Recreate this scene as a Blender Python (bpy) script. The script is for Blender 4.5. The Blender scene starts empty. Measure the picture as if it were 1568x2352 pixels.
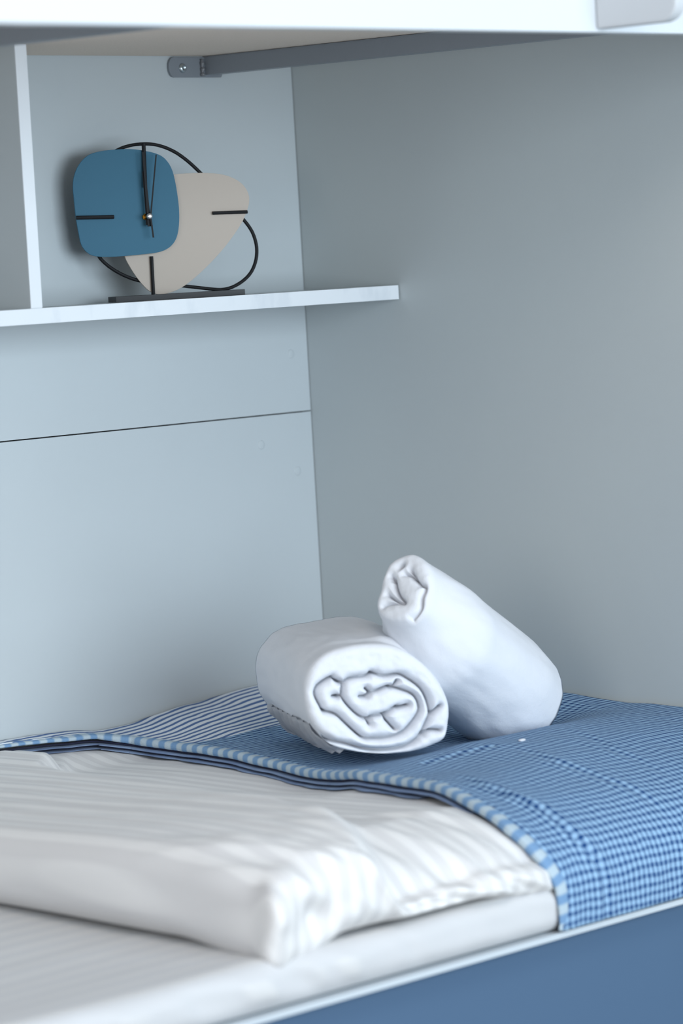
import bpy, bmesh, math, random
from mathutils import Vector, Matrix, noise
random.seed(4)
SC = bpy.context.scene
COL = SC.collection

# ------------------------------------------------------------------ camera
def make_camera():
    yaw, pitch, roll = 0.83215, -0.06880, -0.05709
    fw = Vector((math.cos(pitch)*math.sin(yaw), math.cos(pitch)*math.cos(yaw), math.sin(pitch)))
    r = Vector((math.cos(yaw), -math.sin(yaw), 0.0)); u = r.cross(fw)
    c, s = math.cos(roll), math.sin(roll)
    r2 = c*r + s*u; u2 = -s*r + c*u
    cd = bpy.data.cameras.new('camera')
    cam = bpy.data.objects.new('camera', cd); COL.objects.link(cam)
    m = Matrix((r2, u2, -fw)).transposed().to_4x4()
    m.translation = Vector((-3.5119, -3.2418, 1.0668))
    cam.matrix_world = m
    cd.sensor_fit = 'VERTICAL'; cd.sensor_height = 23.6; cd.sensor_width = 23.6
    cd.lens = 8219.6/2352*23.6
    cd.clip_start = 0.05; cd.clip_end = 50
    cd.dof.use_dof = True; cd.dof.focus_distance = 4.40; cd.dof.aperture_fstop = 2.6
    cd.dof.aperture_blades = 0
    SC.camera = cam
make_camera()

# ------------------------------------------------------------------ world, lights, exposure
world = bpy.data.worlds.new('world'); SC.world = world; world.use_nodes = True
bg = world.node_tree.nodes['Background']
bg.inputs[0].default_value = (0.60, 0.76, 1.0, 1); bg.inputs[1].default_value = 0.48

def area(name, loc, target, sx, sy, power, col):
    ld = bpy.data.lights.new(name, 'AREA'); ld.shape = 'RECTANGLE'; ld.size = sx; ld.size_y = sy
    ld.energy = power; ld.color = col
    o = bpy.data.objects.new(name, ld); COL.objects.link(o); o.location = loc
    o.rotation_euler = (Vector(target)-Vector(loc)).to_track_quat('-Z', 'Y').to_euler()
    return o
area('window_light', (-0.95, -4.3, 1.22), (-0.5, -0.3, 1.0), 3.2, 1.7, 146, (0.79, 0.91, 1.0))
area('room_light', (-3.9, -1.9, 1.35), (-0.3, -0.4, 0.95), 1.4, 1.4, 26, (1.0, 0.96, 0.90))
area('ceiling_light', (-1.9, -2.7, 2.7), (-0.9, -0.6, 0.5), 0.9, 0.9, 20, (1.0, 0.88, 0.76))
SC.view_settings.view_transform = 'Standard'; SC.view_settings.look = 'None'
SC.view_settings.gamma = 1.0; SC.view_settings.use_curve_mapping = False
SC.view_settings.exposure = 0.0
SC.cycles.max_bounces = 8

# ------------------------------------------------------------------ baked outlines (metres, local to each object)
BLUE_OUTLINE = [(-0.0178, 1.2252), (-0.0054, 1.2243), (0.0052, 1.2221), (0.0194, 1.219), (0.0298, 1.2142), (0.0365, 1.2066), (0.0413, 1.1969), (0.0441, 1.1831), (0.0461, 1.1641), (0.0472, 1.1468), (0.0461, 1.1297), (0.043, 1.1144), (0.0374, 1.1052), (0.0279, 1.098), (0.0151, 1.0948), (-0.0029, 1.0941), (-0.0245, 1.0932), (-0.0423, 1.0927), (-0.0601, 1.0937), (-0.0706, 1.0959), (-0.0782, 1.1026), (-0.083, 1.1106), (-0.0846, 1.126), (-0.0871, 1.1431), (-0.0877, 1.167), (-0.0885, 1.1806), (-0.0869, 1.1924), (-0.0823, 1.2041), (-0.0736, 1.2148), (-0.0643, 1.2212), (-0.05, 1.224), (-0.0339, 1.225)]
BEIGE_OUTLINE = [(0.0462, 1.1916), (0.0561, 1.1918), (0.0743, 1.1919), (0.0924, 1.191), (0.1086, 1.1888), (0.1229, 1.1836), (0.1335, 1.1767), (0.1402, 1.1678), (0.1429, 1.1581), (0.1418, 1.1495), (0.1369, 1.1376), (0.1303, 1.1258), (0.1204, 1.1133), (0.1066, 1.0975), (0.0911, 1.0827), (0.0738, 1.0681), (0.0585, 1.0568), (0.0453, 1.0489), (0.0324, 1.0445), (0.0215, 1.0428), (0.0125, 1.0435), (0.0037, 1.0478), (-0.003, 1.0551), (-0.0113, 1.0658), (-0.0194, 1.08), (-0.0257, 1.0924), (-0.0265, 1.1078), (-0.0231, 1.1334), (-0.0084, 1.167), (0.0197, 1.1862)]
WIRE_PATH = [(0.0094, 1.2311), (0.0237, 1.23), (0.0378, 1.2255), (0.0518, 1.2185), (0.0656, 1.2076), (0.0759, 1.1976), (0.0836, 1.1895), (0.0981, 1.1742), (0.1151, 1.1544), (0.1355, 1.13), (0.144, 1.1183), (0.1487, 1.1058), (0.1506, 1.0918), (0.1478, 1.0763), (0.1406, 1.0628), (0.1289, 1.053), (0.1138, 1.046), (0.1009, 1.0441), (0.0882, 1.0457), (0.0702, 1.0488), (0.0522, 1.0517), (0.0307, 1.055), (0.0092, 1.0579), (-0.0085, 1.0618), (-0.0226, 1.0674), (-0.0364, 1.075), (-0.0483, 1.0842), (-0.0567, 1.0932), (-0.0645, 1.1099), (-0.0664, 1.1357), (-0.0625, 1.1696), (-0.0516, 1.1999), (-0.0399, 1.2165), (-0.025, 1.2252), (-0.0086, 1.2302)]
ROLL_END = [(0.0819, -0.0087), (0.0806, -0.0315), (0.0754, -0.0489), (0.0619, -0.0563), (0.0354, -0.0622), (0.0042, -0.0619), (-0.0318, -0.0563), (-0.0572, -0.0475), (-0.0742, -0.0308), (-0.085, -0.0122), (-0.0889, 0.0082), (-0.0877, 0.0283), (-0.08, 0.0453), (-0.0638, 0.059), (-0.0402, 0.0657), (-0.0091, 0.0672), (0.0167, 0.0636), (0.0369, 0.0534), (0.0568, 0.0366), (0.0714, 0.0176)]
ROLL_FOLDS = [[(-0.0919, -0.0249), (-0.064, -0.0397), (-0.0436, -0.046), (-0.0187, -0.055), (0.0043, -0.0576), (0.0277, -0.0545), (0.0446, -0.0446), (0.0575, -0.0231), (0.0591, -0.0164), (0.0564, -0.0026), (0.049, 0.0117), (0.0357, 0.023), (0.0244, 0.029), (0.0058, 0.0288), (-0.0078, 0.0333), (-0.0149, 0.0305), (-0.0335, 0.0292), (-0.0419, 0.0238), (-0.0443, 0.0116), (-0.0397, 0.001), (-0.0267, -0.0136), (-0.0166, -0.019), (-0.0107, -0.0167), (0.0044, -0.0151), (0.0164, -0.0094), (0.0245, -0.0089), (0.0328, -0.0074)], [(-0.0552, 0.0327), (-0.0486, 0.0266), (-0.0419, 0.0238)], [(-0.0553, 0.0102), (-0.0444, 0.0093)], [(-0.0552, 0.0327), (-0.0634, 0.0295), (-0.073, 0.023), (-0.0758, 0.0142), (-0.0708, 0.0014), (-0.0661, -0.0057), (-0.052, -0.0115), (-0.04, -0.0238), (-0.0236, -0.0399), (-0.0122, -0.0425), (0.0052, -0.0429), (0.0228, -0.0394), (0.035, -0.0302), (0.045, -0.0175), (0.0467, -0.0085), (0.0415, 0.0032), (0.028, 0.0106), (0.0166, 0.0144), (0.0085, 0.0156), (-0.0021, 0.0125), (-0.0103, 0.011), (-0.0163, 0.007), (-0.0232, 0.007)], [(-0.0166, -0.019), (-0.0136, -0.026)], [(0.0044, -0.0163), (0.0064, -0.0221), (0.0161, -0.0342)], [(-0.0103, 0.011), (-0.0158, 0.0159)], [(0.0588, -0.0209), (0.071, -0.0117)], [(0.0166, 0.0144), (0.0217, 0.0219)], [(0.047, -0.0437), (0.0566, -0.0389), (0.0694, -0.04)]]
CONE_END = [(0.0001, 0.0448), (-0.017, 0.0409), (-0.0295, 0.0312), (-0.0328, 0.0154), (-0.0331, -0.0027), (-0.0334, -0.0185), (-0.029, -0.0297), (-0.0205, -0.038), (-0.002, -0.0435), (0.0159, -0.0427), (0.029, -0.036), (0.0375, -0.0236), (0.0372, -0.0013), (0.0309, 0.0211), (0.0192, 0.0351)]
CONE_FOLDS = [[(-0.0207, 0.0139), (-0.0144, 0.0081), (-0.0106, 0.0002), (-0.0051, -0.0084), (0.0012, -0.0141), (0.0074, -0.0197)], [(-0.0196, -0.0091), (-0.0104, -0.0141), (-0.0024, -0.0177), (0.0074, -0.0197)], [(-0.0207, -0.0242), (-0.0161, -0.0213), (-0.008, -0.0198), (0.0074, -0.0197)], [(-0.0118, 0.0261), (-0.0088, 0.029)], [(-0.0032, 0.0175), (0.0057, 0.0161), (0.0133, 0.011), (0.0212, 0.0046), (0.0282, 0.0018), (0.03, -0.0046), (0.0293, -0.0132), (0.03, -0.0239), (0.0274, -0.031), (0.0216, -0.0374)], [(0.0041, 0.0218), (0.0133, 0.011)]]

# ------------------------------------------------------------------ helpers
def srgb(r, g, b):
    f = lambda c: (c/255/12.92) if c/255 <= 0.04045 else ((c/255+0.055)/1.055)**2.4
    return (f(r), f(g), f(b), 1)

def empty(name, loc=(0, 0, 0)):
    o = bpy.data.objects.new(name, None); COL.objects.link(o); o.location = loc
    o.empty_display_size = 0.05
    return o
def tag(o, label=None, cat=None, group=None, kind=None):
    if label: o['label'] = label
    if cat: o['category'] = cat
    if group: o['group'] = group
    if kind: o['kind'] = kind
    return o
def obj(name, bm, mat, parent=None, smooth=False, bevel=0):
    if bevel:
        bmesh.ops.bevel(bm, geom=[e for e in bm.edges if len(e.link_faces) == 2 and e.calc_face_angle(0) > 0.6], offset=bevel, segments=2, profile=0.6, affect='EDGES')
    me = bpy.data.meshes.new(name); bm.to_mesh(me); bm.free()
    me.materials.append(mat)
    if smooth:
        for p in me.polygons: p.use_smooth = True
    o = bpy.data.objects.new(name, me); COL.objects.link(o)
    if parent:
        o.parent = parent
        base = Vector((0, 0, 0)); q = parent
        while q: base += q.location; q = q.parent
        o.location = -base           # meshes are written in world coordinates
    return o
def box(x0, x1, y0, y1, z0, z1, bm=None):
    bm = bm or bmesh.new()
    v = [bm.verts.new((x, y, z)) for z in (z0, z1) for y in (y0, y1) for x in (x0, x1)]
    for f in ((0,2,3,1),(4,5,7,6),(0,1,5,4),(2,6,7,3),(0,4,6,2),(1,3,7,5)):
        bm.faces.new([v[i] for i in f])
    return bm
def grid_mesh(rows, closed_u=False, closed_v=False, bm=None, uv=None):
    """rows[i][j] points -> quads; uv(i,j) optional"""
    bm = bm or bmesh.new()
    V = [[bm.verts.new(p) for p in r] for r in rows]
    n, m = len(rows), len(rows[0])
    lay = bm.loops.layers.uv.new('UVMap') if uv and not bm.loops.layers.uv else (bm.loops.layers.uv.active if uv else None)
    for i in range(n if closed_v else n-1):
        for j in range(m if closed_u else m-1):
            ids = ((i, j), (i, (j+1) % m), ((i+1) % n, (j+1) % m), ((i+1) % n, j))
            try: f = bm.faces.new([V[a][b] for a, b in ids])
            except ValueError: continue
            if lay:
                for l, (a, b) in zip(f.loops, ids): l[lay].uv = uv(a, b)
    return bm, V
def smooth(a, b, x):
    t = max(0.0, min(1.0, (x-a)/(b-a))) if a != b else float(x >= a)
    return t*t*(3-2*t)
def interp(tab, x):
    if x <= tab[0][0]: return tab[0][1]
    for (a, va), (b, vb) in zip(tab, tab[1:]):
        if x <= b: return va+(vb-va)*(x-a)/(b-a)
    return tab[-1][1]
def n3(x, y, z=0.0): return noise.noise(Vector((x, y, z)))
def cr_closed(pts, k):
    """closed Catmull-Rom resample, k per span"""
    P = [Vector(p) for p in pts]; n = len(P); out = []
    for i in range(n):
        a, b, c, d = P[i-1], P[i], P[(i+1) % n], P[(i+2) % n]
        for j in range(k):
            t = j/k
            out.append(0.5*((2*b)+(c-a)*t+(2*a-5*b+4*c-d)*t*t+(3*b-a-3*c+d)*t**3))
    return out
def cr_open(pts, k):
    P = [Vector(p) for p in pts]; P = [P[0]*2-P[1]]+P+[P[-1]*2-P[-2]]; out = []
    for i in range(1, len(P)-2):
        a, b, c, d = P[i-1:i+3]
        for j in range(k):
            t = j/k
            out.append(0.5*((2*b)+(c-a)*t+(2*a-5*b+4*c-d)*t*t+(3*b-a-3*c+d)*t**3))
    out.append(P[-2].copy()); return out
def tube(path, rad, sides=10, closed=False, bm=None):
    bm = bm or bmesh.new(); n = len(path); rings = []; up = None
    for i, p in enumerate(path):
        a = path[i-1] if (i or closed) else p
        b = path[(i+1) % n] if (i < n-1 or closed) else p
        t = (b-a).normalized()
        if up is None: up = t.orthogonal().normalized()
        up = (up-t*up.dot(t)).normalized(); s = t.cross(up)
        rr = rad(i/(n-1)) if callable(rad) else rad
        rings.append([bm.verts.new(p+(up*math.cos(q)+s*math.sin(q))*rr) for q in [2*math.pi*k/sides for k in range(sides)]])
    for i in range(n if closed else n-1):
        A, B = rings[i], rings[(i+1) % n]
        for k in range(sides): bm.faces.new((A[k], A[(k+1) % sides], B[(k+1) % sides], B[k]))
    if not closed:
        bm.faces.new(rings[0][::-1]); bm.faces.new(rings[-1])
    return bm
def lathe(prof, origin, axis, sides=32, bm=None):
    """prof: list of (distance along axis, radius)"""
    bm = bm or bmesh.new(); axis = Vector(axis).normalized(); e1 = axis.orthogonal().normalized(); e2 = axis.cross(e1)
    rings = []
    for h, r_ in prof:
        if r_ < 1e-6: rings.append([bm.verts.new(Vector(origin)+axis*h)])
        else: rings.append([bm.verts.new(Vector(origin)+axis*h+(e1*math.cos(q)+e2*math.sin(q))*r_) for q in [2*math.pi*k/sides for k in range(sides)]])
    for A, B in zip(rings, rings[1:]):
        for k in range(sides):
            k2 = (k+1) % sides
            if len(A) == 1: bm.faces.new((A[0], B[k2], B[k])) if len(B) > 1 else None
            elif len(B) == 1: bm.faces.new((A[k], A[k2], B[0]))
            else: bm.faces.new((A[k], A[k2], B[k2], B[k]))
    bmesh.ops.recalc_face_normals(bm, faces=bm.faces)
    return bm
def rounded_box(x0, x1, y0, y1, z0, z1, r, step, zstep=None):
    """dense box with rounded edges: list of (co, normal) through a grid of six faces"""
    zstep = zstep or step
    bm = bmesh.new()
    nx = max(2, int((x1-x0)/step)); ny = max(2, int((y1-y0)/step)); nz = max(4, int((z1-z0)/zstep))
    X = [x0+(x1-x0)*i/nx for i in range(nx+1)]; Y = [y0+(y1-y0)*i/ny for i in range(ny+1)]; Z = [z0+(z1-z0)*i/nz for i in range(nz+1)]
    cache = {}
    def vert(i, j, k):
        if (i, j, k) not in cache:
            p = Vector((X[i], Y[j], Z[k]))
            c = Vector((min(max(p.x, x0+r), x1-r), min(max(p.y, y0+r), y1-r), min(max(p.z, z0+r), z1-r)))
            d = p-c
            cache[(i, j, k)] = bm.verts.new(c+d.normalized()*r if d.length > 1e-9 else p)
        return cache[(i, j, k)]
    for i in range(nx):
        for j in range(ny):
            bm.faces.new((vert(i,j,nz), vert(i+1,j,nz), vert(i+1,j+1,nz), vert(i,j+1,nz)))
            bm.faces.new((vert(i,j,0), vert(i,j+1,0), vert(i+1,j+1,0), vert(i+1,j,0)))
    for i in range(nx):
        for k in range(nz):
            bm.faces.new((vert(i,0,k), vert(i+1,0,k), vert(i+1,0,k+1), vert(i,0,k+1)))
            bm.faces.new((vert(i,ny,k), vert(i,ny,k+1), vert(i+1,ny,k+1), vert(i+1,ny,k)))
    for j in range(ny):
        for k in range(nz):
            bm.faces.new((vert(0,j,k), vert(0,j,k+1), vert(0,j+1,k+1), vert(0,j+1,k)))
            bm.faces.new((vert(nx,j,k), vert(nx,j+1,k), vert(nx,j+1,k+1), vert(nx,j,k+1)))
    bm.normal_update()
    return bm

# ------------------------------------------------------------------ materials
class Mat:
    def __init__(s, name, col, rough=0.5, spec=0.5, metal=0.0):
        s.m = bpy.data.materials.new(name); s.m.use_nodes = True
        s.nt = s.m.node_tree; s.b = s.nt.nodes['Principled BSDF']
        s.b.inputs['Base Color'].default_value = col; s.b.inputs['Roughness'].default_value = rough
        s.b.inputs['Specular IOR Level'].default_value = spec; s.b.inputs['Metallic'].default_value = metal
    def n(s, t, **kw):
        x = s.nt.nodes.new(t)
        for k, v in kw.items(): setattr(x, k, v)
        return x
    def l(s, a, b): s.nt.links.new(a, b)
    def noise(s, scale, detail=4, coord='Object', rough=0.5, stretch=None):
        tc = s.n('ShaderNodeTexCoord'); nz = s.n('ShaderNodeTexNoise'); nz.inputs['Scale'].default_value = scale
        nz.inputs['Detail'].default_value = detail; nz.inputs['Roughness'].default_value = rough
        src = tc.outputs[coord]
        if stretch:
            mp = s.n('ShaderNodeMapping'); mp.inputs['Scale'].default_value = stretch; s.l(src, mp.inputs[0]); src = mp.outputs[0]
        s.l(src, nz.inputs['Vector']); return nz.outputs['Fac']
    def bump(s, src, strength, dist):
        b = s.n('ShaderNodeBump'); b.inputs['Strength'].default_value = strength; b.inputs['Distance'].default_value = dist
        s.l(src, b.inputs['Height'])
        if s.b.inputs['Normal'].links: s.l(s.b.inputs['Normal'].links[0].from_socket, b.inputs['Normal'])
        s.l(b.outputs[0], s.b.inputs['Normal']); return s
    def vary(s, src, c0, c1, lo=0.3, hi=0.7):
        r = s.n('ShaderNodeValToRGB'); r.color_ramp.elements[0].position = lo; r.color_ramp.elements[1].position = hi
        r.color_ramp.elements[0].color = c0; r.color_ramp.elements[1].color = c1
        s.l(src, r.inputs[0]); s.l(r.outputs[0], s.b.inputs['Base Color']); return s
    def math(s, op, a, b=None, clamp=False):
        x = s.n('ShaderNodeMath', operation=op); x.use_clamp = clamp
        for i, v in enumerate((a, b)):
            if v is None: continue
            if isinstance(v, (int, float)): x.inputs[i].default_value = v
            else: s.l(v, x.inputs[i])
        return x.outputs[0]

def laminate(name, c0, c1, rough=0.45):
    m = Mat(name, c0, rough, 0.4)
    m.vary(m.noise(3.0, 3), c0, c1)
    m.bump(m.noise(900, 2), 0.25, 0.0002)
    return m.m
M_wall = laminate('grey_laminate', srgb(188, 195, 198), srgb(192, 199, 202), 0.5)
M_side = laminate('grey_laminate_side', srgb(181, 188, 190), srgb(185, 192, 193), 0.5)
M_shelf = laminate('shelf_laminate', srgb(184, 190, 192), srgb(188, 194, 196), 0.4)
def edge_material():
    m = Mat('white_edge_band', srgb(236, 240, 243), 0.3, 0.5)
    m.vary(m.noise(26, 5, stretch=(1, 1, 0.4)), srgb(220, 225, 230), srgb(229, 233, 237), 0.36, 0.46)
    return m.m
M_edge = edge_material()
M_rail = Mat('white_gloss_lacquer', srgb(212, 217, 221), 0.28, 0.5).m
M_plat = Mat('platform_edge_lacquer', srgb(196, 204, 210), 0.4, 0.4).m
M_under = (lambda m: (m.vary(m.noise(420, 3), srgb(228, 213, 199), srgb(238, 224, 210)), m.m)[1])(Mat('raw_board_underside', srgb(160, 150, 138), 0.8, 0.2))
M_steel = (lambda m: (m.bump(m.noise(800, 2), 0.2, 0.0002), m.m)[1])(Mat('grey_powder_coated_steel', srgb(130, 136, 143), 0.42, 0.5))
M_weld = Mat('weld_bead_metal', srgb(120, 122, 126), 0.45, 0.5, 0.3).m
M_zinc = Mat('zinc_screw', srgb(190, 200, 205), 0.25, 0.5, 1.0).m
M_black = Mat('black_powder_coat', srgb(22, 23, 26), 0.6, 0.25).m
M_base = Mat('black_base_metal', srgb(38, 39, 42), 0.5, 0.4).m
M_bluep = (lambda m: (m.bump(m.noise(1500, 2), 0.3, 0.0002), m.m)[1])(Mat('matte_teal_blue_paint', srgb(52, 102, 126), 0.6, 0.3))
M_beige = (lambda m: (m.bump(m.noise(1500, 2), 0.3, 0.0002), m.m)[1])(Mat('matte_beige_paint', srgb(182, 171, 160), 0.6, 0.3))
M_brass = Mat('brass', srgb(200, 150, 60), 0.3, 0.5, 1.0).m
M_chrome = Mat('satin_steel_cap', srgb(215, 215, 215), 0.3, 0.5, 1.0).m
M_cap = laminate('cover_cap_plastic', srgb(189, 196, 199), srgb(191, 198, 201), 0.5)
M_dark = Mat('dark_joint', srgb(40, 36, 34), 0.9, 0.1).m
M_pan = Mat('blue_grey_panel', srgb(74, 100, 128), 0.5, 0.4).m
M_floor = (lambda m: (m.vary(m.noise(6, 4, stretch=(8, 1, 1)), srgb(120, 112, 104), srgb(150, 140, 130)), m.m)[1])(Mat('floor_vinyl', srgb(140, 130, 120), 0.5, 0.4))
M_guard = Mat('grey_lacquer_panel', srgb(196, 199, 202), 0.4, 0.4).m

def cotton(name, c0, c1, stripes=None):
    m = Mat(name, c0, 0.85, 0.25)
    m.b.inputs['Sheen Weight'].default_value = 0.05
    if stripes:   # satin stripes: alternate woven bands, a little lighter and glossier
        tc = m.n('ShaderNodeTexCoord'); sep = m.n('ShaderNodeSeparateXYZ'); m.l(tc.outputs['Object'], sep.inputs[0])
        f = m.math('FRACT', m.math('MULTIPLY', sep.outputs[stripes[0]], 1/stripes[1]))
        tri = m.math('ABSOLUTE', m.math('SUBTRACT', f, 0.5))
        r = m.n('ShaderNodeValToRGB'); r.color_ramp.elements[0].position = 0.21; r.color_ramp.elements[1].position = 0.29
        r.color_ramp.elements[0].color = c0; r.color_ramp.elements[1].color = c1
        m.l(tri, r.inputs[0]); m.l(r.outputs[0], m.b.inputs['Base Color'])
        m.l(m.math('ADD', m.math('MULTIPLY', m.math('GREATER_THAN', tri, 0.25), -0.25), 0.8), m.b.inputs['Roughness'])
    else:
        m.vary(m.noise(30, 3), c0, c1)
    m.bump(m.noise(1200, 2), 0.3, 0.0003)
    return m.m
M_duvet = cotton('white_satin_stripe_cotton', srgb(214, 212, 211), srgb(228, 226, 224), (0, 0.024))
M_sheet = cotton('white_sheet_cotton', srgb(201, 201, 202), srgb(209, 208, 207), (1, 0.03))

def towel_material():
    m = Mat('white_terry', srgb(223, 225, 230), 0.95, 0.1)
    m.b.inputs['Sheen Weight'].default_value = 0.0; m.b.inputs['Sheen Roughness'].default_value = 0.6
    m.b.inputs['Subsurface Weight'].default_value = 0.0; m.b.inputs['Subsurface Radius'].default_value = (0.01, 0.01, 0.01)
    m.b.inputs['Subsurface Scale'].default_value = 0.3
    m.bump(m.noise(60, 4, rough=0.6), 0.35, 0.002)
    m.bump(m.noise(700, 3), 0.4, 0.0005)
    return m.m
M_towel = towel_material()

def blanket_material():
    m = Mat('blue_checked_cotton', srgb(140, 170, 210), 0.9, 0.15)
    m.b.inputs['Sheen Weight'].default_value = 0.03
    uv = m.n('ShaderNodeUVMap'); uv.uv_map = 'UVMap'
    nz = m.n('ShaderNodeTexNoise'); nz.inputs['Scale'].default_value = 14; nz.inputs['Detail'].default_value = 2
    m.l(uv.outputs[0], nz.inputs['Vector'])
    add = m.n('ShaderNodeVectorMath', operation='MULTIPLY_ADD'); add.inputs[1].default_value = (0.012, 0.014, 0); add.inputs[2].default_value = (0, 0, 0)
    m.l(nz.outputs['Color'], add.inputs[0]); m.l(uv.outputs[0], add.inputs[2])
    sep = m.n('ShaderNodeSeparateXYZ'); m.l(add.outputs[0], sep.inputs[0])
    U, V = sep.outputs[0], sep.outputs[1]
    def band(src, period, lo, hi):
        f = m.math('FRACT', m.math('MULTIPLY', src, 1/period)); t = m.math('ABSOLUTE', m.math('SUBTRACT', f, 0.5))
        mr = m.n('ShaderNodeMapRange'); mr.interpolation_type = 'SMOOTHSTEP'; mr.clamp = True
        mr.inputs['From Min'].default_value = lo; mr.inputs['From Max'].default_value = hi
        m.l(t, mr.inputs['Value']); return mr.outputs[0]
    rows = band(V, 0.0100, 0.22, 0.32); cols = band(U, 0.0088, 0.22, 0.32)
    mixf = m.math('ADD', m.math('MULTIPLY', rows, 0.52), m.math('MULTIPLY', cols, 0.52), clamp=True)
    slub = m.n('ShaderNodeTexNoise'); slub.inputs['Scale'].default_value = 180; slub.inputs['Detail'].default_value = 2
    m.l(uv.outputs[0], slub.inputs['Vector'])
    mixf = m.math('ADD', mixf, m.math('MULTIPLY', m.math('SUBTRACT', slub.outputs['Fac'], 0.5), 0.5), clamp=True)
    mix = m.n('ShaderNodeMix', data_type='RGBA'); m.l(mixf, mix.inputs['Factor'])
    mix.inputs['A'].default_value = srgb(150, 184, 214); mix.inputs['B'].default_value = srgb(26, 66, 118)
    # striped end border next to the head wall
    sp = m.n('ShaderNodeSeparateXYZ'); m.l(uv.outputs[0], sp.inputs[0])
    st = band(m.math('ADD', V, m.math('MULTIPLY', U, 0.10)), 0.0130, 0.24, 0.32)
    zc = m.n('ShaderNodeMix', data_type='RGBA'); m.l(st, zc.inputs['Factor'])
    zc.inputs['A'].default_value = srgb(222, 228, 234); zc.inputs['B'].default_value = srgb(84, 112, 160)
    lim = m.math('ADD', sp.outputs[1], m.math('MULTIPLY', sp.outputs[0], -0.12))   # V - .12U
    zone = m.math('LESS_THAN', lim, 0.205)
    fin = m.n('ShaderNodeMix', data_type='RGBA'); m.l(zone, fin.inputs['Factor']); m.l(mix.outputs['Result'], fin.inputs['A']); m.l(zc.outputs['Result'], fin.inputs['B'])
    m.l(fin.outputs['Result'], m.b.inputs['Base Color'])
    m.bump(mixf, 0.25, 0.0008)
    m.bump(slub.outputs['Fac'], 0.4, 0.0008)
    return m.m
M_blanket = blanket_material()
def hem_material():
    m = Mat('blanket_hem_cotton', srgb(150, 180, 215), 0.9, 0.15)
    uv = m.n('ShaderNodeUVMap'); uv.uv_map = 'UVMap'; sep = m.n('ShaderNodeSeparateXYZ'); m.l(uv.outputs[0], sep.inputs[0])
    f = m.math('FRACT', m.math('MULTIPLY', sep.outputs[0], 1/0.021)); t = m.math('ABSOLUTE', m.math('SUBTRACT', f, 0.5))
    m.vary(t, srgb(178, 194, 204), srgb(118, 152, 188), 0.18, 0.32)
    nz = m.noise(600, 2); m.bump(nz, 0.6, 0.001)
    return m.m
M_hem = hem_material()
M_fold = cotton('blanket_underside_cotton', srgb(110, 130, 165), srgb(130, 150, 180))
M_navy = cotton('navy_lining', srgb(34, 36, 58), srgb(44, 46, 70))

# ------------------------------------------------------------------ room shell
floor = tag(obj('floor', box(-3.3, 0.04, -3.6, 0.04, -0.02, 0.0), M_floor), kind='structure')
wl = tag(obj('wall_left', box(-3.3, 0.04, 0.018, 0.05, 0.0, 2.3), M_dark), kind='structure')
lower = obj('panel', box(-3.3, -0.0012, 0.0, 0.018, 0.0, 0.8745), M_wall, wl, bevel=0.0006)
upper = obj('panel', box(-3.3, -0.0012, 0.0, 0.018, 0.8762, 2.3), M_wall, wl, bevel=0.0006)
for x, z in ((-0.034, 0.797), (-0.034, 0.953), (-0.101, 0.837)):
    obj('screw_cover', lathe([(0, 0.0062), (0.0006, 0.0060), (0.0009, 0.0050), (0.0009, 0)], (x, 0.0, z), (0, -1, 0), 28), M_cap, wl, smooth=True)
wr = tag(obj('wall_right', box(0.0, 0.03, -2.2, 0.017, 0.0, 2.3), M_side), kind='structure')

# ------------------------------------------------------------------ wall shelf with divider
shelf = tag(empty('wall_shelf', (-0.644, 0, 1.0364)), 'grey laminate wall shelf with white edge band and upright divider', 'shelf')
ZT = 1.0364
obj('shelf_board', box(-2.2, -0.0015, -0.1672, -0.0005, ZT-0.018, ZT), M_shelf, shelf)
eb = obj('edge_band', box(-2.2, -0.0022, -0.1682, -0.1672, ZT-0.018, ZT+0.0001), M_edge, shelf); eb['label'] = 'white front edge of shelf board'
obj('divider_board', box(-0.653, -0.635, -0.1672, -0.0005, ZT, 1.3435), M_shelf, shelf)
eb = obj('edge_band', box(-0.653, -0.635, -0.1682, -0.1672, ZT+0.0006, 1.3435), M_edge, shelf); eb['label'] = 'white front edge of upright divider'

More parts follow.
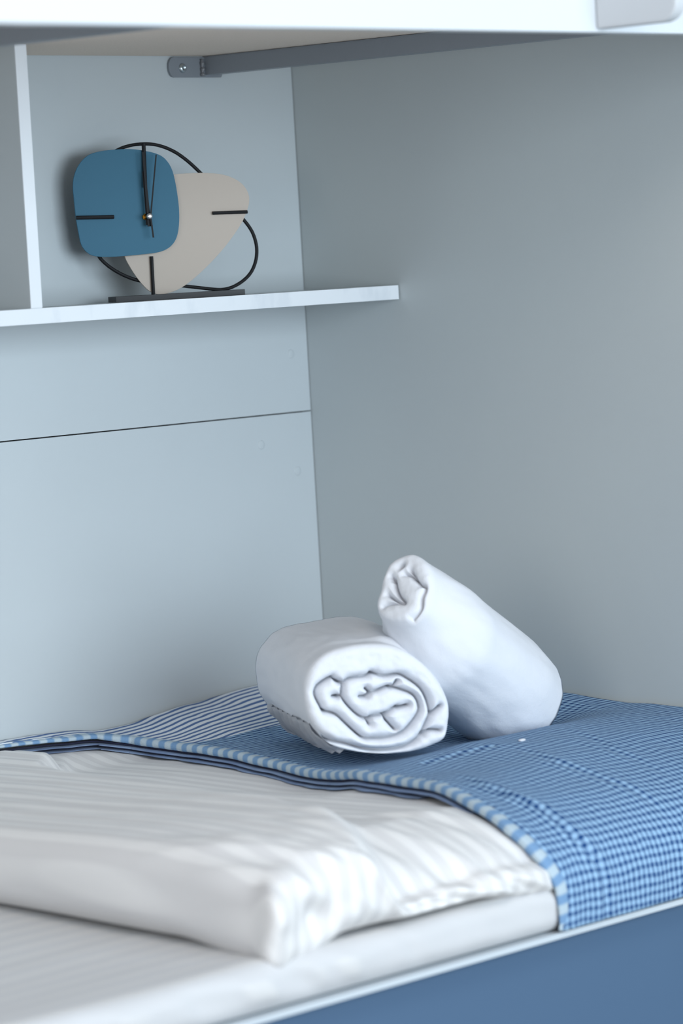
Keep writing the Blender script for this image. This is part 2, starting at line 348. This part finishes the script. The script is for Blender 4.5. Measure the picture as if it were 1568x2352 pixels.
# ------------------------------------------------------------------ upper bunk
bunk = tag(empty('upper_bunk', (-0.9, -0.43, 1.344)), 'upper bunk base with white front rail and grey steel support bars', 'bunk bed')
obj('base_board', box(-2.6, -0.002, -0.84, -0.001, 1.3455, 1.364), M_under, bunk)
obj('front_rail', box(-2.6, -0.002, -0.86, -0.838, 1.3005, 1.66), M_rail, bunk, bevel=0.0015)
def skew(bm, xl):
    for v in bm.verts: v.co.x += 0.050*(-v.co.y)/0.838
def support_bar(xl, label=None):
    bm = box(xl, xl+0.022, -0.838, -0.004, 1.3215, 1.3435)
    skew(bm, xl)
    b = obj('support_bar', bm, M_steel, bunk, bevel=0.0012)
    if label: b['label'] = label
    # thin top flange leaving a shadow gap under the board
    fb = box(xl+0.0005, xl+0.0255, -0.838, -0.004, 1.3433, 1.3449); skew(fb, xl)
    obj('flange', fb, M_steel, b)
    # bracket plate on the wall, rounded at its free end
    arc = []
    x0, x1, z0, z1 = xl-0.062, xl+0.032, 1.3182, 1.3442
    for k in range(9):
        q = math.pi/2+math.pi*k/8
        arc.append((x0+0.006+0.009*math.cos(q), (z0+z1)/2+(z1-z0)/2*math.sin(q)))
    poly = arc+[(x1-0.002, z0), (x1, z0+0.002), (x1, z1)]
    bm = bmesh.new(); n = len(poly)
    A = [bm.verts.new((x, -0.0005, z)) for x, z in poly]; B = [bm.verts.new((x, -0.0042, z)) for x, z in poly]
    bm.faces.new(A); bm.faces.new(B[::-1])
    for k in range(n): bm.faces.new((A[k], B[k], B[(k+1) % n], A[(k+1) % n]))
    bmesh.ops.recalc_face_normals(bm, faces=bm.faces)
    obj('bracket_plate', bm, M_steel, b, bevel=0.0006)
    pz = 1.3300; px = xl-0.041
    bm = lathe([(0, 0.0062), (0.0008, 0.0062), (0.0016, 0.0056), (0.0030, 0.0042), (0.0034, 0.0026), (0.0022, 0.0022), (0.0020, 0)], (px, -0.0042, pz), (0, -1, 0), 24)
    obj('screw', bm, M_zinc, b, smooth=True)
    path = [Vector((xl-0.006+0.0015*n3(k*0.9, 3), -0.006, 1.3195+0.022*k/10)) for k in range(11)]
    obj('weld_bead', tube(path, lambda t: 0.0028+0.0012*math.sin(t*19), 8), M_weld, b, smooth=True)
support_bar(-0.170)
support_bar(-0.915)
# rounded panel standing proud of the rail
def guard():
    bm = bmesh.new(); poly = [(-0.8605, 1.60), (-0.8605, 1.3035)]
    R = 0.022; yf = -0.968; zb = 1.3035
    for k in range(11):
        q = -math.pi/2-(math.pi/2)*k/10
        poly.append((yf+R+R*math.cos(q), zb+R+R*math.sin(q)))
    poly.append((yf, 1.60))
    A = [bm.verts.new((-0.447, y, z)) for y, z in poly]; B = [bm.verts.new((-0.429, y, z)) for y, z in poly]; n = len(poly)
    bm.faces.new(A); bm.faces.new(B[::-1])
    for k in range(n): bm.faces.new((A[k], B[k], B[(k+1) % n], A[(k+1) % n]))
    bmesh.ops.recalc_face_normals(bm, faces=bm.faces)
    o = obj('guard_panel', bm, M_guard, bunk, bevel=0.003); o['label'] = 'grey rounded panel projecting from white rail'
guard()

# ------------------------------------------------------------------ lower bunk base
lb = tag(empty('lower_bunk', (-1.3, -0.43, 0)), 'lower bunk platform with thin white edge above a blue front panel', 'bunk bed')
obj('platform_board', box(-2.6, -0.002, -0.86, -0.002, 0.3400, 0.3460), M_plat, lb, bevel=0.001)
obj('front_panel', box(-2.6, -0.002, -0.835, -0.815, 0.0, 0.340), M_pan, lb)

# ------------------------------------------------------------------ bedding profile
PROF = [(-0.006, 0.513), (-0.06, 0.508), (-0.14, 0.5), (-0.24, 0.494), (-0.36, 0.489), (-0.44, 0.486), (-0.50, 0.492), (-0.56, 0.505),
        (-0.62, 0.506), (-0.69, 0.497), (-0.76, 0.480), (-0.80, 0.466), (-0.83, 0.448), (-0.852, 0.425), (-0.863, 0.400), (-0.8655, 0.375), (-0.8645, 0.3485)]
PC = cr_open([(0, a, b) for a, b in PROF], 14)
ARC = [0.0]
for a, b in zip(PC, PC[1:]): ARC.append(ARC[-1]+(b-a).length)
TOT = ARC[-1]
def prof(t):
    s = t*TOT; lo, hi = 0, len(ARC)-1
    while hi-lo > 1:
        m = (lo+hi)//2
        if ARC[m] <= s: lo = m
        else: hi = m
    f = (s-ARC[lo])/(ARC[hi]-ARC[lo]); p = PC[lo].lerp(PC[hi], f)
    d = (PC[hi]-PC[lo]).normalized()
    return p.y, p.z, Vector((0, d.z, -d.y))     # normal pointing outwards/up
def lift(x, y):
    """gentle rises of the bedding beside the walls"""
    w = smooth(-0.17, -0.02, x)
    a = w*(0.025*smooth(-0.58, -0.42, y)*smooth(-0.02, -0.30, y)-0.006*smooth(-0.50, -0.62, y))
    a += 0.012*smooth(-0.34, -0.10, x)*smooth(-0.16, -0.02, y)
    a += -0.010*math.exp(-((x+0.41)/0.07)**2)*smooth(-0.30, -0.05, y)
    a -= 0.013*math.exp(-((y+0.60)/0.085)**2)*smooth(-0.34, -0.52, x)
    return a
# left edge of the blanket: x as a function of the way along the profile
EDGE = [(0.0, -0.86), (0.012, -0.72), (0.024, -0.59), (0.045, -0.478), (0.08, -0.452), (0.16, -0.452), (0.25, -0.466), (0.36, -0.490), (0.46, -0.522), (0.55, -0.552),
        (0.68, -0.580), (0.76, -0.602), (0.82, -0.612), (0.86, -0.606), (0.90, -0.592), (0.94, -0.588), (0.97, -0.595), (1.02, -0.606)]
def xe(s): return interp(EDGE, s)
def crease(p, line, w):
    """signed-ish closeness of (x,s) to a polyline"""
    best = 1e9
    for (ax, ay), (bx, by) in zip(line, line[1:]):
        dx, dy = bx-ax, by-ay; t = max(0, min(1, ((p[0]-ax)*dx+(p[1]-ay)*dy)/(dx*dx+dy*dy)))
        d = math.hypot(p[0]-ax-t*dx, p[1]-ay-t*dy)
        if d < best: best = d
    return best
CREASES = [([(-0.520, 0.66), (-0.538, 0.72), (-0.541, 0.78), (-0.530, 0.84), (-0.518, 0.90), (-0.510, 0.95)], 0.0055, 0.0050),
           ([(-0.375, 0.62), (-0.395, 0.70), (-0.385, 0.78), (-0.365, 0.86)], 0.006, 0.0020),
           ([(-0.470, 0.575), (-0.42, 0.585), (-0.38, 0.60)], 0.005, 0.0014),
           ([(-0.25, 0.60), (-0.29, 0.70), (-0.30, 0.80)], 0.007, 0.0018)]
def blanket_point(x, t, off=0.0):
    y, z, n = prof(t); s = t*TOT
    h = 0.0015*n3(x*9, s*7, 1)+0.0012*n3(x*26, s*18, 5)
    for line, w, dep in CREASES:
        d = crease((x+0.006*n3(s*22, 4.4)+0.002*n3(s*70, x*20), s), line, w)
        dep = dep*(0.65+0.7*n3(s*12, x*6, 2))*smooth(line[0][1]-0.02, line[0][1]+0.06, s)*smooth(line[-1][1]+0.02, line[-1][1]-0.05, s) if line[-1][1]-line[0][1] > 0.05 else dep
        if d < 5*w: h += -dep*math.exp(-(d/w)**2)+dep*0.6*math.exp(-((d-1.9*w)/w)**2)
    h += 0.0016*math.exp(-((x-xe(s)-0.020)/0.008)**2)
    # hanging folds on the front drop
    h += 0.003*smooth(0.80, 0.93, s)*n3(x*14, 2.0)
    k = smooth(0.74, 0.86, s)
    p = Vector((x, y, z+lift(x, y)*(1-k))) + n*(h+off)
    p.y = min(p.y, -0.004)
    return p

# ------------------------------------------------------------------ mattress
def mattress():
    bm = rounded_box(-2.2, -0.004, -0.858, -0.006, 0.3465, 0.397, 0.018, 0.008, 0.004)
    for v in bm.verts:
        c = v.co; top = smooth(0.375, 0.396, c.z)
        d = 0.0
        if c.y < -0.80:
            k = smooth(0.349, 0.37, c.z)*(1-top)
            d = 0.006*k*(n3(c.x*16+c.z*20, c.z*14)+0.6*n3(c.x*42+c.z*30, 3))
            v.co.y -= d+0.002*k
        v.co.z += top*0.016*smooth(-0.80, -0.35, c.y)
        v.co.z += top*(0.0012*n3(c.x*4, c.y*22, 2)+0.003*n3(c.x*3, c.y*4, 6))
    o = obj('mattress', bm, M_sheet, smooth=True)
    tag(o, 'mattress in white sheet on lower bunk platform', 'mattress')
mattress()

# ------------------------------------------------------------------ duvet
XB = [(-0.90, -0.86), (-0.86, -0.835), (-0.80, -0.80), (-0.70, -0.74), (-0.55, -0.69), (-0.40, -0.668), (-0.25, -0.655), (-0.15, -0.63), (-0.09, -0.56), (0.0, -0.50)]
def prof_z(y):
    best = PC[0].z
    for a, b in zip(PC, PC[1:]):
        if a.y >= y >= b.y and a.y != b.y: return a.z+(b.z-a.z)*(a.y-y)/(a.y-b.y)
    return PC[-1].z if y < -0.8 else PC[0].z
def folds_at(x, y, t):
    sl = x+0.085*t+0.55*max(0.0, y+0.84)+0.010*n3(x*9, t*2+y*6, 5)
    return 0.6-2.4*abs(n3(sl*15, 0.4*t, 2.7))+0.35*(0.5-2.0*abs(n3(sl*37, 0.7*t, 8)))
def duvet():
    x0, x1, y0, y1, z0, z1, R = -1.02, -0.02, -0.856, -0.012, 0.406, 0.498, 0.028
    bm = rounded_box(x0, x1, y0, y1, z0, z1, R, 0.0055, 0.0045)
    pz = {}
    for v in bm.verts:
        c = v.co.copy(); n = v.normal.copy()
        x, y, z = c
        t = (z-z0)/(z1-z0)
        key = round(y, 4)
        if key not in pz: pz[key] = prof_z(max(y, -0.842))
        base = pz[key]-0.0105+lift(x, y)*smooth(-0.68, -0.60, x)        # under the blanket
        xb = interp(XB, y)
        free = 1-smooth(xb-0.045, xb+0.006, x)
        crest = 0.4985+0.004*n3(x*5, y*4, 3)
        crest -= 0.016*smooth(-0.74, -0.86, y)+0.012*smooth(-0.95, -1.02, x)*smooth(-0.6, -0.85, y)
        crest += 0.006*smooth(-0.35, 0.0, y)*smooth(-0.75, -0.62, x)
        flat = min(base, 0.4755+0.017*smooth(-0.12, -0.03, y)) if x < -0.42 else base-0.008*smooth(-0.36, -0.42, x)
        # ridge lines running from the wall to the front
        wob = x+0.016*n3(y*5, 1.3)+0.008*n3(y*13, 4.2)
        rp = 0.5+0.5*math.sin(wob*2*math.pi/0.042)
        wave = 0.0045*(rp-0.4)*smooth(-1.0, -0.93, x)*smooth(-0.84, -0.68, y)*(0.55+0.45*n3(x*6, y*5, 9))
        H = flat*(1-free)+(crest+wave)*free + (1-free)*0.0012*(rp-0.5)*smooth(-0.42, -0.5, x)
        if x > -0.60: H = min(H, base-0.008*smooth(-0.36, -0.42, x))
        zb_ = z0-0.006+0.016*smooth(-0.80, -0.35, y)-0.020*smooth(-0.90, -0.98, x)*smooth(-0.70, -0.84, y)
        zb_ -= 0.014*smooth(-0.72, -0.60, x)*smooth(-0.80, -0.85, y)
        z = zb_+t*(H-zb_)
        v.co.z = z
        # side faces: bulge and gathers
        f = math.sin(math.pi*max(0, min(1, t)))
        if y < -0.80:
            vis = smooth(-0.56, -0.64, x)
            k = smooth(-0.80, -0.845, y)
            bul = 0.008*f*(vis if x > -0.7 else 1)-0.002
            g = folds_at(x, y, t)
            gather = 0.0110*g*smooth(0.04, 0.40, t)*vis
            # deep dent just right of the corner
            dent = 0.020*math.exp(-((x+0.965)/0.032)**2-((t-0.42)/0.22)**2)
            v.co.y -= k*(bul+gather-dent)
        if x < -0.97:
            k = smooth(-0.97, -1.01, x)
            v.co.x -= k*(0.007*f+0.004*n3(y*6, t*1.5, 4)*f)
            # tucked lower edge steps back from the mattress
        # pinched vertical corner seam
        dc = math.hypot(x-x0, y-y0)
        e = math.exp(-(max(0, dc-0.0116)/0.011)**2)
        v.co.x -= 0.011*e; v.co.y -= 0.013*e*(0.7+0.3*math.cos(t*9)); v.co.z += 0.007*e*smooth(0.6, 1.0, t)-0.008*e*smooth(0.4, 0.0, t)
        # puckers running across the front top shoulder
        sh = smooth(-0.60, -0.80, y)*smooth(0.6, 0.95, t)*smooth(-0.60, -0.66, x)
        v.co.z += sh*0.0080*folds_at(x, y, t)
    o = obj('duvet', bm, M_duvet, smooth=True)
    tag(o, 'folded white satin striped duvet lying on the mattress in the foreground', 'duvet')
    return o
duvet()

# ------------------------------------------------------------------ blanket (bed throw)
def blanket():
    root = tag(empty('blanket', (-0.3, -0.5, 0.49)), 'blue checked cotton blanket draped over the bed and its front edge', 'blanket')
    nt, ns = 300, 190
    top, bot = [], []
    for i in range(nt+1):
        t = i/nt; s = t*TOT; xa = xe(s); ra, rb = [], []
        for j in range(ns+1):
            q = j/ns; x = xa+(-0.006-xa)*q
            ra.append(blanket_point(x, t)); rb.append(blanket_point(x, t, -0.003))
        top.append(ra); bot.append(rb)
    uvf = lambda i, j: (top[i][j].x, i/nt*TOT)
    bm, VT = grid_mesh(top, uv=uvf)
    lay = bm.loops.layers.uv.active
    VB = [[bm.verts.new(p) for p in r] for r in bot]
    for i in range(nt):
        for j in range(ns):
            bm.faces.new((VB[i][j], VB[i+1][j], VB[i+1][j+1], VB[i][j+1]))
    for i in range(nt):
        for j in (0, ns):
            bm.faces.new((VT[i][j], VT[i+1][j], VB[i+1][j], VB[i][j]))
    for j in range(ns):
        for i in (0, nt):
            bm.faces.new((VT[i][j], VT[i][j+1], VB[i][j+1], VB[i][j]))
    bmesh.ops.recalc_face_normals(bm, faces=bm.faces)
    obj('cloth', bm, M_blanket, root, smooth=True)
    # hem and folded layers following the edge
    def strip(name, w_in, w_out, thick, drop, mat, t0, t1, N=420, lab=None, wob=0.0):
        rows = []; arc = 0; last = None; arcs = []
        for i in range(N+1):
            t = t0+(t1-t0)*i/N; s = t*TOT; x = xe(s)+wob*n3(t*30, drop*900)
            y, z, n = prof(t)
            c = blanket_point(x, t, 0.0)+n*(-drop)
            e = 0.002; ta = max(0, t-e); tb = min(1, t+e)
            tg = (blanket_point(xe(tb*TOT), tb)-blanket_point(xe(ta*TOT), ta)).normalized()
            side = tg.cross(n).normalized()
            if side.x > 0: side = -side           # outward, away from the cloth
            if last is not None: arc += (c-last).length
            last = c.copy(); arcs.append(arc)
            endt = min(1, 8*min(i, N-i)/N+0.25)
            ring = []
            mid = (w_out-w_in)/2; hw = (w_out+w_in)/2
            for k in range(14):
                q = 2*math.pi*k/14; cx, cz = math.cos(q), math.sin(q)
                sx = math.copysign(abs(cx)**0.6, cx)*hw+mid; sz = math.copysign(abs(cz)**0.7, cz)*thick/2*endt
                pt = c+side*sx+n*sz
                pt.y = min(pt.y, -0.003); ring.append(pt)
            rows.append(ring)
        bm, V = grid_mesh(rows, closed_u=True, uv=lambda i, j: (arcs[i], j/14*0.05))
        bm.faces.new(V[0]); bm.faces.new(V[-1][::-1])
        bmesh.ops.recalc_face_normals(bm, faces=bm.faces)
        o = obj(name, bm, mat, root, smooth=True)
        if lab: o['label'] = lab
    strip('hem', 0.013, 0.004, 0.0105, 0.0015, M_hem, 0.0, 1.0, lab='hem woven in pale and blue squares')
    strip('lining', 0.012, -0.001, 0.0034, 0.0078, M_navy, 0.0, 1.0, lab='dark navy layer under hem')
    strip('folded_layer', 0.012, 0.0055, 0.0030, 0.0108, M_fold, 0.02, 0.80, wob=0.003)
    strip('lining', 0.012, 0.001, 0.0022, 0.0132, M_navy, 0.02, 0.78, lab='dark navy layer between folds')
    strip('folded_layer', 0.012, 0.007, 0.0028, 0.0158, M_fold, 0.03, 0.70, wob=0.005)
    c = blanket_point(-0.340, 0.612/TOT, 0.0012)
    bm = bmesh.new(); bmesh.ops.create_icosphere(bm, subdivisions=2, radius=1, matrix=Matrix.Translation(c) @ Matrix.Diagonal((0.0055, 0.0035, 0.0016, 1)))
    obj('lint_fleck', bm, M_towel, root, smooth=True)['label'] = 'white fleck of lint on the cloth'
blanket()

# ------------------------------------------------------------------ towels
def seg_dist(px, py, line):
    best = 1e9
    for (ax, ay), (bx, by) in zip(line, line[1:]):
        dx, dy = bx-ax, by-ay; L = dx*dx+dy*dy
        t = 0 if L == 0 else max(0, min(1, ((px-ax)*dx+(py-ay)*dy)/L))
        d = math.hypot(px-ax-t*dx, py-ay-t*dy)
        if d < best: best = d
    return best
def fold_dist(pa, pb, folds):
    import numpy as np
    A = np.asarray(pa); B = np.asarray(pb); best = np.full(A.shape, 1e9)
    for line in folds:
        for (ax, ay), (bx, by) in zip(line, line[1:]):
            dx, dy = bx-ax, by-ay; L = dx*dx+dy*dy+1e-12
            t = np.clip(((A-ax)*dx+(B-ay)*dy)/L, 0, 1)
            np.minimum(best, np.hypot(A-ax-t*dx, B-ay-t*dy), out=best)
    return best
def towel(name, label, F, n, A1, A2, outline, folds, length, body, groove, bodynoise, seed, roundr=0.014, k=15, groove_w=0.0017, clampz=None, soft=3.0, holes=(), cap_noise=1.0):
    """Rolled towel: end cap with the spiral of the roll sunk in it, then the body running back along -n.
    body(s, ang, (a,b)) gives the cross-section offset at distance s behind the cap."""
    F, n, A1, A2 = Vector(F), Vector(n), Vector(A1), Vector(A2)
    out = cr_closed(outline, k); m = len(out)
    cen = Vector((sum(p.x for p in out)/m, sum(p.y for p in out)/m))
    folds = [[(p.x, p.y) for p in cr_open(g, 4)] if len(g) > 2 else g for g in folds]
    P = lambda a, b, h: F+A1*a+A2*b+n*h
    rings = []
    NR = 84
    # back cap
    for q in (0.02, 0.25, 0.5, 0.72, 0.88, 0.97):
        ring = []
        h = -length-roundr*math.sqrt(max(0, 1-q**3))*1.2
        for i, p in enumerate(out):
            a, b = body(length, i/m, (p.x, p.y)); ca, cb = body(length, 0, (cen.x, cen.y)) if False else (0, 0)
            ring.append(P(a*q, b*q, h+roundr*0.6))
        rings.append(ring)
    # body
    S = [length*(1-i/60) for i in range(61)]
    for s in S:
        ring = []
        for i, p in enumerate(out):
            a, b = body(s, i/m, (p.x, p.y)); L = math.hypot(a, b) or 1
            nn = bodynoise*(n3(a*30+seed, b*30, s*9)+0.5*n3(a*70, b*70+seed, s*24))*smooth(0, 0.03, s)
            ring.append(P(a+a/L*nn, b+b/L*nn, -s-roundr))
        rings.append(ring)
    # rolled rim and end face
    QA = [[cen.x+(p.x-cen.x)*max(1-j/NR, 0.004) for p in out] for j in range(NR+1)]
    QB = [[cen.y+(p.y-cen.y)*max(1-j/NR, 0.004) for p in out] for j in range(NR+1)]
    DD = fold_dist(QA, QB, folds)
    for j in range(1, NR+1):
        q = 1-j/NR                        # 1 at the rim, 0 in the middle
        ring = []
        for i, p in enumerate(out):
            a = cen.x+(p.x-cen.x)*(q if q > 0 else 0.004); b = cen.y+(p.y-cen.y)*(q if q > 0 else 0.004)
            ed = math.hypot(p.x-a, p.y-b)
            rim = 0 if ed > roundr else -(roundr-math.sqrt(max(0, roundr**2-(roundr-ed)**2)))
            d = float(DD[j][i])
            fade = smooth(0.0, 0.006, ed) if name == 'x' else 1
            h = rim-groove*math.exp(-(d/groove_w)**1.6)*fade-groove*0.42*math.exp(-(d/(groove_w*soft))**2)*fade
            for hx, hy in holes:
                h -= 0.011*math.exp(-((a-hx)**2+(b-hy)**2)/0.0024**2)
            h += cap_noise*(0.0018*n3(a*60+seed, b*60, 0)+0.0006*n3(a*150, b*150, seed))
            ring.append(P(a, b, h))
        rings.append(ring)
    if clampz:
        for rg in rings:
            for p in rg:
                zf = clampz
                if p.z < zf: p.z = zf+(p.z-zf)*0.12
    bm, V = grid_mesh(rings, closed_u=True)
    bm.faces.new(V[0]); bm.faces.new(V[-1][::-1])
    bmesh.ops.recalc_face_normals(bm, faces=bm.faces)
    root = tag(empty(name, (F.x, F.y, F.z)), label, 'towel')
    obj('towel_body', bm, M_towel, root, smooth=True)
    return root

def body1(s, u, p):
    k = smooth(0, 0.20, s); a, b = p
    r_ = math.hypot(a, b); w = 1+0.02*k
    # the flap of the outer wrap: a slight ridge on the upper left, growing to the back
    up = max(0.0, min(1.0, b/0.03))
    kk = 0.55*smooth(0.026, 0.050, s)+0.45*smooth(0.05, 0.11, s)
    b2 = b*(1-0.02*k)+0.003*kk*up+0.031*kk*max(0.0, min(1.0, (b+0.015)/0.035))*math.exp(-((a-0.076)/0.052)**2)
    return a*w*(1-0.03*k), b2
t1 = towel('rolled_towel', 'thick white rolled towel lying flat on the blanket, spiral end facing the viewer',
      (-0.455, -0.503, 0.5625), (-0.56231, -0.82693, 0), (0.82693, -0.56231, 0), (0, 0, 1), ROLL_END, ROLL_FOLDS, 0.262, body1, 0.018, 0.0022, 3.0, roundr=0.011, groove_w=0.0013, soft=3.6,
           holes=[(-0.0485, 0.028), (-0.045, 0.0255), (-0.050, 0.0097), (-0.012, 0.010), (-0.0155, 0.007), (0.013, 0.0156), (0.020, -0.0085), (-0.013, -0.0195), (0.0055, -0.0158), (0.060, -0.0195), (0.0485, -0.0432), (-0.0085, 0.0335), (-0.0665, -0.006)])
def hem1():
    """ribbed free edge of the towel showing along the bottom left of the roll"""
    F = Vector((-0.455, -0.503, 0.5625)); n = Vector((-0.56231, -0.82693, 0)); A1 = Vector((0.82693, -0.56231, 0))
    rows = []
    lo = [Vector((-0.044, -0.0545)), Vector((-0.060, -0.0475)), Vector((-0.0760, -0.0330)), Vector((-0.0820, -0.0220))]
    for i in range(221):
        s = 0.020+0.228*i/220; rr = []
        for k in range(7):
            q = 3*k/6; a0 = min(2, int(q)); p = lo[a0].lerp(lo[a0+1], q-a0); o = p.normalized()
            w = 0.0060*math.sin(s*2*math.pi/0.027+k*0.3+2*n3(s*14, 1))*(1-k/8)+0.004*n3(s*45, k*0.5)
            out_ = (0.0050*(1-k/6))*smooth(0.015, 0.05, s)-0.0010
            rr.append(F-n*s+A1*(p.x+o.x*(out_+w*0.7))+Vector((0, 0, p.y+o.y*(out_+w*0.7)-0.0025*(1-k/6))))
        rows.append(rr)
    bm, V = grid_mesh(rows)
    bmesh.ops.solidify(bm, geom=bm.faces[:], thickness=0.0025)
    bmesh.ops.recalc_face_normals(bm, faces=bm.faces)
    obj('hem', bm, M_towel, t1, smooth=True)['label'] = 'ribbed free edge under the roll'
hem1()
def body2(s, u, p):
    # swells from the pinched end into a full round roll, and leans
    a, b = p; ang = math.atan2(b, a); r0 = math.hypot(a, b)
    R = 0.070+0.004*smooth(0.1, 0.22, s)
    R *= 1-0.06*smooth(0.22, 0.29, s)
    k = smooth(-0.01, 0.095, s)
    r_ = r0*(1-k)+R*k
    sh = 0.0035*k*math.cos(2*ang+0.6)
    return (r_+sh)*math.cos(ang)-0.001*k, (r_+sh)*math.sin(ang)-0.019*k
t2 = towel('rolled_towel', 'slimmer white rolled towel leaning on the flat roll, one end raised',
      (-0.40, -0.497, 0.69), (-0.84199, -0.12079, 0.5258), (0.14201, -0.98987, 0), (0.52047, 0.07467, 0.85061), CONE_END, CONE_FOLDS, 0.268, body2, 0.0095, 0.0020, 8.0, roundr=0.010, k=15, groove_w=0.0015, soft=3.4, cap_noise=0.6, holes=[(0.0045, -0.0180), (0.0105, 0.0140), (-0.0165, 0.0100), (-0.0100, 0.0275)])

# ------------------------------------------------------------------ clock
def soften(L):
    n = len(L)
    return [((L[i-1][0]+4*L[i][0]+L[(i+1) % n][0])/6, (L[i-1][1]+4*L[i][1]+L[(i+1) % n][1])/6) for i in range(n)]
def clock():
    O = Vector((-0.37463+0.0132, -0.07600+0.012, 0.0)); a = math.radians(28)
    U = Vector((math.cos(a), -math.sin(a), 0)); N = Vector((-math.sin(a), -math.cos(a), 0)); Z = Vector((0, 0, 1))
    root = tag(empty('clock', (O.x, O.y, ZT)), 'table clock of blue and beige plates with black wire loop on the shelf', 'clock')
    P = lambda u_, z, h: O+U*u_+Z*z+N*h
    def plate(outline, h0, h1, bm=None):
        pts = cr_closed(soften(outline), 5); bm = bmesh.new()
        A = [bm.verts.new(P(p.x, p.y, h0)) for p in pts]; B = [bm.verts.new(P(p.x, p.y, h1)) for p in pts]; n = len(pts)
        bm.faces.new(A); bm.faces.new(B[::-1])
        for k in range(n): bm.faces.new((A[k], B[k], B[(k+1) % n], A[(k+1) % n]))
        bmesh.ops.recalc_face_normals(bm, faces=bm.faces); return bm
    obj('blue_plate', plate(BLUE_OUTLINE, 0.0095, 0.012), M_bluep, root, bevel=0.0004)['label'] = 'blue rounded square face plate'
    obj('beige_plate', plate(BEIGE_OUTLINE, 0.0015, 0.004), M_beige, root, bevel=0.0004)['label'] = 'beige rounded triangle face plate'
    pts = cr_closed(soften(WIRE_PATH), 4)
    obj('wire_loop', tube([P(p.x, p.y, -0.001) for p in pts], 0.0022, 10, closed=True), M_black, root, smooth=True)
    def rod(p, q, h, r_=0.0022):
        obj('hour_mark', tube([P(*p, h), P(*q, h)], r_, 10), M_black, root, smooth=False)
    rod((0.0052, 1.2309), (0.0040, 1.1763), 0.0142, 0.0026)
    rod((-0.0867, 1.1434), (-0.0389, 1.1421), 0.0142, 0.0025)
    rod((0.0922, 1.1407), (0.1378, 1.1399), 0.0062, 0.0022)
    rod((0.0091, 1.0910), (0.0087, 1.0446), 0.0062, 0.0022)
    def hand(name, line, h, w0, w1, th=0.0006):
        bm = bmesh.new(); pts = [Vector(p) for p in line]; d = (pts[-1]-pts[0]).normalized(); s = Vector((-d.y, d.x))
        n = len(pts)-1; L = []; Rr = []
        for i, p in enumerate(pts):
            w = w0+(w1-w0)*i/n
            L.append(p+s*w); Rr.append(p-s*w)
        poly = L+Rr[::-1]
        A = [bm.verts.new(P(p.x, p.y, h)) for p in poly]; B = [bm.verts.new(P(p.x, p.y, h+th)) for p in poly]
        bm.faces.new(A); bm.faces.new(B[::-1])
        for k in range(len(poly)): bm.faces.new((A[k], B[k], B[(k+1) % len(poly)], A[(k+1) % len(poly)]))
        bmesh.ops.recalc_face_normals(bm, faces=bm.faces)
        obj(name, bm, M_black, root)
    cx, cz = 0.0030, 1.1400
    hand('hour_hand', [(cx+0.0012, cz-0.010), (cx+0.0006, cz), (0.0012, 1.1960)], 0.0195, 0.0042, 0.0016)
    hand('minute_hand', [(cx+0.002, cz-0.012), (cx+0.0008, cz), (0.0012, 1.2200)], 0.0215, 0.0034, 0.0009)
    hand('second_hand', [(0.0075, 1.1140), (0.0055, 1.1400), (0.0175, 1.2160)], 0.0240, 0.0011, 0.0008)
    # wide lower part of the second hand
    obj('spindle_nut', lathe([(0, 0.0042), (0.0030, 0.0042), (0.0034, 0.0036), (0.0034, 0.0022), (0.0085, 0.0022), (0.0085, 0)], P(cx-0.0010, cz, 0.012), N, 6), M_brass, root)
    obj('spindle_cap', lathe([(0.019, 0.0016), (0.0245, 0.0018), (0.0250, 0.0034), (0.0262, 0.0040), (0.0275, 0.0034), (0.0282, 0.0018), (0.0284, 0)], P(cx+0.0006, cz+0.0005, 0), N, 24), M_chrome, root, smooth=True)
    # movement box and stem behind the plates, on to the base
    bm = bmesh.new()
    def obox(u0, u1, z0, z1, h0, h1, bm):
        v = [bm.verts.new(P(u_, z, h)) for z in (z0, z1) for h in (h0, h1) for u_ in (u0, u1)]
        for f in ((0,2,3,1),(4,5,7,6),(0,1,5,4),(2,6,7,3),(0,4,6,2),(1,3,7,5)): bm.faces.new([v[i] for i in f])
        bmesh.ops.recalc_face_normals(bm, faces=bm.faces); return bm
    obj('movement_box', obox(-0.024, 0.030, 1.112, 1.166, -0.016, 0.0015, bmesh.new()), M_black, root, bevel=0.002)
    obj('base_bar', obox(-0.045, 0.1235, ZT+0.0002, ZT+0.0072, -0.012, 0.022, bmesh.new()), M_base, root, bevel=0.0004)
    obj('stem', tube([P(0.010, ZT+0.006, 0.0), P(0.010, 1.12, -0.002)], 0.0022, 8), M_black, root)
    obj('foot', tube([P(0.100, ZT+0.005, -0.001), P(0.100, 1.0445, -0.001)], 0.0022, 8), M_black, root)
clock()
